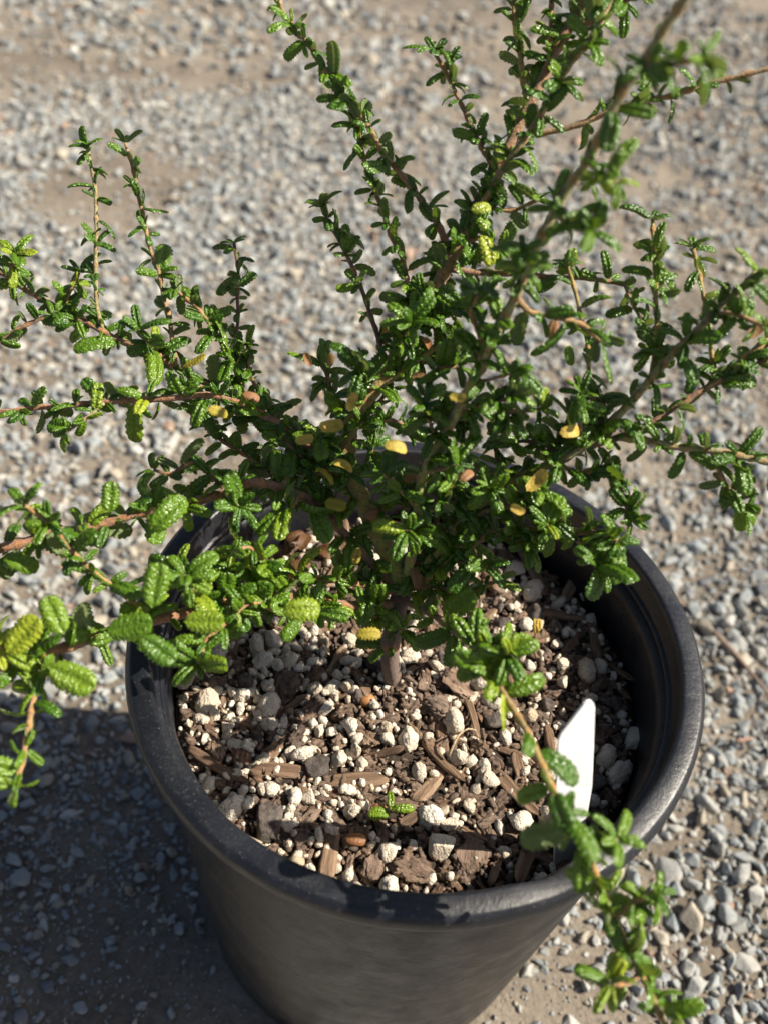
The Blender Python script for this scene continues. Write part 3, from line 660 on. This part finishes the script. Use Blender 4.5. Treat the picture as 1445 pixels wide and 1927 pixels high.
B('s', 'main', [(700, 742), (752, 703), (812, 660), (850, 640)], .36, 1.1, .7, 'olive', .85, 1.1, .25)
B('s2', 'main', [(905, 385), (960, 395), (1010, 378)], .355, .9, .6, 'tan', .8, 1.1, .3)
B('w', 'main', [(655, 820), (646, 773), (626, 736), (613, 698), (600, 680)], .385, 1.0, .8, 'brown', .9, 1.2, .3)
B('x', 'near', [(855, 782), (910, 770), (960, 775), (1015, 770)], .335, .9, .7, 'red', .95, 1.0, .22)
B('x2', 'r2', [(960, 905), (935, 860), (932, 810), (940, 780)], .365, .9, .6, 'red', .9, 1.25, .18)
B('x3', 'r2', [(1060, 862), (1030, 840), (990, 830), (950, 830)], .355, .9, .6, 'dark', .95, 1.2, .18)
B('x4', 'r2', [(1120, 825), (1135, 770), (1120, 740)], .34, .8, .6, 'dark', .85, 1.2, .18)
B('y', 'near', [(788, 980), (830, 940), (865, 890), (870, 830), (860, 790)], .345, 1.2, .7, 'spot', 1.0, 1.35, .2)
B('y2', 'trunk', [(772, 1100), (810, 1010), (830, 950), (850, 910)], .37, 1.1, .7, 'tan', .95, 1.35, .2)
B('y3', 'r2', [(860, 1000), (920, 960), (970, 950), (1020, 960)], .355, 1.0, .7, 'tan', 1.05, 1.3, .28)
B('y4', 'r2', [(1040, 872), (1090, 890), (1140, 880), (1165, 920), (1185, 975)], .345, 1.0, .7, 'tan', .9, 1.2, .25)
B('y5', 'near', [(840, 810), (800, 760), (820, 700), (860, 690)], .335, .9, .7, 'tan', .95, 1.25, .22)
B('y6', 'near', [(900, 700), (905, 640), (885, 590), (900, 550)], .31, .9, .7, 'tan', .95, 1.2, .2)
B('z', 'j', [(600, 955), (540, 895), (470, 860), (420, 830), (385, 800)], .39, 1.1, .7, 'brown', .9, 1.3, .18)
B('z2', 'j', [(560, 935), (555, 950), (540, 955)], .365, .8, .6, 'tan', 1.0, 1.5, .35)
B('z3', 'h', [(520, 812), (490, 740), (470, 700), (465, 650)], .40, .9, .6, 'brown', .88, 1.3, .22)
B('z4', 'main', [(660, 880), (600, 890), (560, 850), (530, 830)], .375, .9, .6, 'brown', .95, 1.3, .2)
B('z5', 'main', [(664, 790), (700, 800), (735, 790), (760, 800)], .36, .9, .6, 'tan', .85, 1.3, .25)
B('z6', 'main', [(700, 985), (740, 940), (770, 920)], .365, .9, .6, 'tan', .9, 1.3, .25)
B('z7', 'main', [(740, 675), (760, 620), (770, 570), (800, 540)], .36, .9, .6, 'tan', .85, 1.2, .22)
B('z8', 'main', [(860, 465), (900, 450), (940, 470)], .36, .9, .6, 'tan', .85, 1.2, .25)

# short side twigs that fill the middle of the shrub
def side_twigs(parent, lo, hi, n, Lm, lsc, tint=.25):
    rng = np.random.default_rng(hash_(parent)+5); path = PATHS[parent]
    for k in range(n):
        i = int(len(path)*(lo+(hi-lo)*(k+.5)/n)); p = path[i]; t = path[min(i+1, len(path)-1)]-path[max(i-1, 0)]; t = t/np.linalg.norm(t)
        d = rng.normal(size=3); d -= t*(d@t); d /= np.linalg.norm(d); d = d*.9+t*.45+np.array((.1, -.15, .45)); d /= np.linalg.norm(d)
        L = Lm*rng.uniform(.7, 1.3); W3 = [p, p+d*L*.5+t*.001, p+d*L+np.array((0, 0, .12))*L]
        uv = [topix(w) for w in W3]
        B('%s twig %d' % (parent, k), parent, [u[0] for u in uv], None, .75, .5, 'tan' if k % 2 else 'brown', 1.0, lsc, tint, depths=[u[1] for u in uv])
side_twigs('main', .16, .50, 8, .020, 1.0); side_twigs('near', .10, .45, 6, .018, .8); side_twigs('r2', .2, .55, 5, .018, 1.0)
side_twigs('h', .12, .6, 4, .018, .95, .2); side_twigs('j', .2, .5, 3, .016, 1.0, .3); side_twigs('q', .2, .8, 3, .015, 1.0, .3)

# single leaves that stand out by colour or size: (x, y, depth, angle in the picture, length px, kind, tint, variant)
OUT = [(655, 775, .345, 60, 40, 'yellow', .9, 5), (625, 870, .355, -20, 44, 'yellow', .7, 4), (845, 745, .32, 10, 36, 'yellow', .5, 5),
       (1035, 640, .33, 80, 36, 'brown', .7, 5), (1075, 690, .345, 100, 40, 'green', .6, 5), (960, 950, .33, -30, 34, 'yellow', .9, 4), (1405, 635, .325, 20, 36, 'brown', .9, 4), (455, 740, .37, -10, 34, 'brown', .6, 5), (865, 905, .33, 15, 34, 'brown', .8, 5),
       (345, 690, .375, 5, 55, 'yellow', .0, 5), (390, 770, .365, -15, 45, 'yellow', .1, 6), (555, 830, .365, 10, 42, 'yellow', .6, 5), (598, 805, .36, 20, 55, 'yellow', .8, 5), (722, 838, .33, 5, 48, 'yellow', .9, 4),
       (990, 925, .345, 35, 56, 'yellow', .8, 5), (1052, 815, .34, -15, 48, 'yellow', 1, 4), (668, 1195, .37, 5, 52, 'yellow', .1, 4), (675, 1030, .37, -70, 35, 'yellow', .3, 5), (600, 880, .37, -40, 45, 'yellow', .2, 6), (610, 945, .37, 5, 45, 'yellow', .0, 6),
       (715, 645, .37, 40, 52, 'brown', .7, 4), (790, 1110, .375, 60, 42, 'brown', .8, 5), (775, 705, .35, -20, 32, 'brown', .7, 6), (685, 970, .37, 20, 42, 'brown', .6, 5), (795, 635, .355, -30, 26, 'brown', .5, 6), (760, 905, .36, 20, 34, 'brown', .8, 5), (585, 690, .375, 110, 26, 'brown', .7, 4), (620, 690, .375, 60, 28, 'brown', .8, 4),
       (905, 440, .34, -65, 60, 'green', 1, 4), (885, 395, .34, 15, 40, 'green', .95, 6), (955, 190, .345, 5, 38, 'green', .9, 4), (12, 1230, .31, 48, 92, 'green', .95, 5), (285, 1145, .315, 80, 88, 'green', .62, 5), (120, 1195, .315, 115, 80, 'green', .68, 5), (345, 1170, .32, 0, 78, 'green', .75, 5),
       (530, 1150, .33, 5, 72, 'green', .8, 6), (205, 965, .34, 85, 60, 'green', .6, 5), (90, 1255, .315, -25, 98, 'green', .7, 5), (0, 1050, .34, -12, 70, 'green', .6, 4), (280, 1000, .335, 45, 90, 'green', .6, 4), (200, 1190, .315, 12, 90, 'green', .5, 5), (265, 1200, .31, -35, 80, 'green', .4, 5)]
def tint_flat(t, kind): return kind == 'yellow' and t > .35
def single(x, y, dep, ang, L, kind, t, k):
    if kind == 'brown': k = 12+k % 3
    elif tint_flat(t, kind): k = 10+(k % 2)
    if kind == 'yellow': dep -= .008; L *= .92
    a = math.radians(ang); p = px(x, y, dep); d = math.cos(a)*RT+math.sin(a)*UP-.15*FW*-1*0; n = -FW*.75+np.array((.35, -.1, .7))
    if kind != 'green': n = n+RNG.normal(0, .45, 3); d = d+RNG.normal(0, .3, 3)
    d /= np.linalg.norm(d); n = n-d*(n@d); n /= np.linalg.norm(n)
    V, F, TI, VE = merge_leaves([(p, d, n, L*dep/FPX, t, k)])
    o = link('leaf', mesh_np('leaf', V-SH0, F4=F, attrs={'tint': TI, 'vein': VE}), {'yellow': MLY, 'brown': MLB, 'green': ML}[kind], shrub)
    o['label'] = {'yellow': 'yellowed leaf', 'brown': 'dried brown leaf', 'green': 'large fresh green leaf'}[kind]
for q in OUT: single(*q)

# ------------------------------------------------------------------ white plant tag
def plant_tag():
    b = onplane(1060, 1622, SZ); db = topix(b)[1]
    # view depth of the upper end for a tag standing upright above b
    best = min((abs(topix((b[0], b[1], z))[0][1]-1330), z) for z in np.arange(-.04, .12, .0005))[1]
    dt = topix((b[0], b[1], best))[1]
    out = [(1042, 1640), (1045, 1560), (1047, 1480), (1049, 1420), (1051, 1394), (1057, 1380), (1075, 1357), (1099, 1326), (1105, 1321), (1112, 1320), (1117, 1324), (1119, 1331), (1117, 1400), (1114, 1480), (1100, 1560), (1076, 1640)]
    P = [px(x, y, db+(dt-db)*(1625-y)/(1625-1325)+.016*(x-1050)/63) for x, y in out]
    P = np.array(P); n = np.cross(P[9]-P[0], P[-1]-P[0]); n /= np.linalg.norm(n)
    bm = bmesh.new(); vs = [bm.verts.new(p) for p in P]; f = bm.faces.new(vs)
    e = bmesh.ops.extrude_face_region(bm, geom=[f]); bmesh.ops.translate(bm, vec=Vector(n*.0008), verts=[v for v in e['geom'] if isinstance(v, bmesh.types.BMVert)])
    bmesh.ops.recalc_face_normals(bm, faces=bm.faces); me = bpy.data.meshes.new('plant_tag'); bm.to_mesh(me); bm.free()
    o = link('plant_tag', me, m_plain('white_plastic', (.86, .87, .90), .35)); o.location = (0, 0, 0)
    tag(o, 'blank white plastic plant tag with slanted top stuck in the mix near the right rim', 'plant tag')
plant_tag()

# ------------------------------------------------------------------ small loose things on the mix
def loose_leaf(name, x, y, L, ang, kind, tint, k, label, lift=.009, tilt=.2, group=None, z0=None, cat='fallen leaf'):
    k = 12+(k+int(ang)) % 3
    q = onplane(x, y, SZ+lift); a = math.radians(ang); d = np.array((math.cos(a), math.sin(a), tilt)); n = np.array((.15, -.2, 1.0)); n -= d*(n@d)/(d@d); n /= np.linalg.norm(n)
    V, F, TI, VE = merge_leaves([(np.zeros(3), d, n, L, tint, k)])
    o = link(name, mesh_np(name, V, F4=F, attrs={'tint': TI, 'vein': VE}), {'yellow': MLY, 'brown': MLB, 'green': ML}[kind], loc=q); tag(o, label, cat, group); return o
loose_leaf('fallen_leaf', 648, 1578, .0085, 0, 'brown', .45, 5, 'small rusty orange fallen leaf on the mix near the front rim')
for i, (x, y, a) in enumerate(((535, 1015, 20), (565, 1035, 75), (602, 1028, -10), (628, 1052, 150), (588, 1062, 200))):
    loose_leaf('fallen_leaf', x, y, .011, a, 'brown', .0+.04*(i % 3), 6, 'curled reddish brown fallen leaf in the pile behind the stem', .010+.001*i, .35, 'reddish brown fallen leaves at the back left of the mix')
def seedling():
    q = onplane(727, 1540, SZ+.004); r = empty('seedling', q); tag(r, 'tiny green seedling with four leaves sprouting from the mix in front of the stem', 'seedling')
    path = spline([np.zeros(3), np.array((.0005, 0, .004)), np.array((.001, .001, .008))], .001)
    V, F, F3, C = tube(path, np.full(len(path), .0006), np.tile((.2, .3, .05), (len(path), 1)), 8)
    link('stem', mesh_np('stem', V, F4=F, F3=F3, attrs={'col': C}), MST, r)
    for a, L, k, z, kind in ((5, .0095, 2, .008, 'green'), (95, .0075, 1, .008, 'green'), (200, .009, 6, .005, 'green'), (170, .0075, 6, .004, 'brown')):
        a = math.radians(a); d = np.array((math.cos(a), math.sin(a), .25)); n = np.array((.1, -.2, 1)); n -= d*(n@d)/(d@d)
        V, F, TI, VE = merge_leaves([(np.array((.001, .0005, z)), d, n/np.linalg.norm(n), L, .7, k)])
        link('leaf', mesh_np('leaf', V, F4=F, attrs={'tint': TI, 'vein': VE}), ML if kind == 'green' else MLB, r)
seedling()
def sprout():
    q = onplane(1006, 1200, SZ+.004); r = empty('sprout', q); tag(r, 'small withered yellow sprout standing among the perlite right of the stem', 'sprout')
    path = spline([np.zeros(3), np.array((-.0004, 0, .004)), np.array((0, .0004, .007))], .001)
    V, F, F3, C = tube(path, np.full(len(path), .0005), np.tile((.5, .33, .08), (len(path), 1)), 8)
    link('stem', mesh_np('stem', V, F4=F, F3=F3, attrs={'col': C}), MST, r)
    for a in (80, 110, 250):
        a = math.radians(a); d = np.array((math.cos(a)*.5, math.sin(a)*.3, 1)); n = np.array((.3, -1, .3)); n -= d*(n@d)/(d@d)
        V, F, TI, VE = merge_leaves([(np.array((0, 0, .003)), d, n/np.linalg.norm(n), .008, .8, 1)])
        link('leaf', mesh_np('leaf', V, F4=F, attrs={'tint': TI, 'vein': VE}), MLY, r)
sprout()
q = onplane(691, 1318, SZ+.006)
V, F = blob_variant(np.random.default_rng(4), (1, .8, .75), .08, 1.2)
tag(link('orange_pebble', mesh_np('orange_pebble', V*.0040, F3=F), m_plain('orange_stone', (.36, .17, .06), .5), loc=q), 'smooth orange pebble among the perlite left of the stem', 'pebble')
def twig(name, pts, r, col, label, zoff, cat='twig', base=GZ):
    P = np.array([onplane(x, y, base+zoff+dz) for x, y, dz in pts]); path = spline(P, .003); c = path.mean(0)
    rad = r*(1+.25*np.array([noise.noise(Vector((i*.7, 2, 2))) for i in range(len(path))]))*np.linspace(1, .6, len(path))
    V, F, F3, C = tube(path-c, rad, np.tile(col, (len(path), 1)), 8)
    tag(link(name, mesh_np(name, V, F4=F, F3=F3, attrs={'col': C}), MST, loc=c), label, cat)
twig('dry_twig', [(1342, 1188, .004), (1375, 1222, .002), (1410, 1262, .0), (1450, 1312, 0)], .0022, (.30, .20, .14), 'thin dry brown twig lying on the gravel right of the pot', .008)
twig('dry_twig', [(1385, 1395, .002), (1400, 1392, .001), (1416, 1390, 0)], .0016, (.40, .22, .14), 'short reddish twig piece on the gravel near the right edge', .007)
twig('root_fibre', [(843, 1425, 0), (852, 1405, .004), (862, 1385, .006), (880, 1372, .004), (895, 1375, 0)], .0006, (.55, .42, .24), 'thin pale root fibre curling on the mix right of the stem', .006, 'root fibre', SZ)
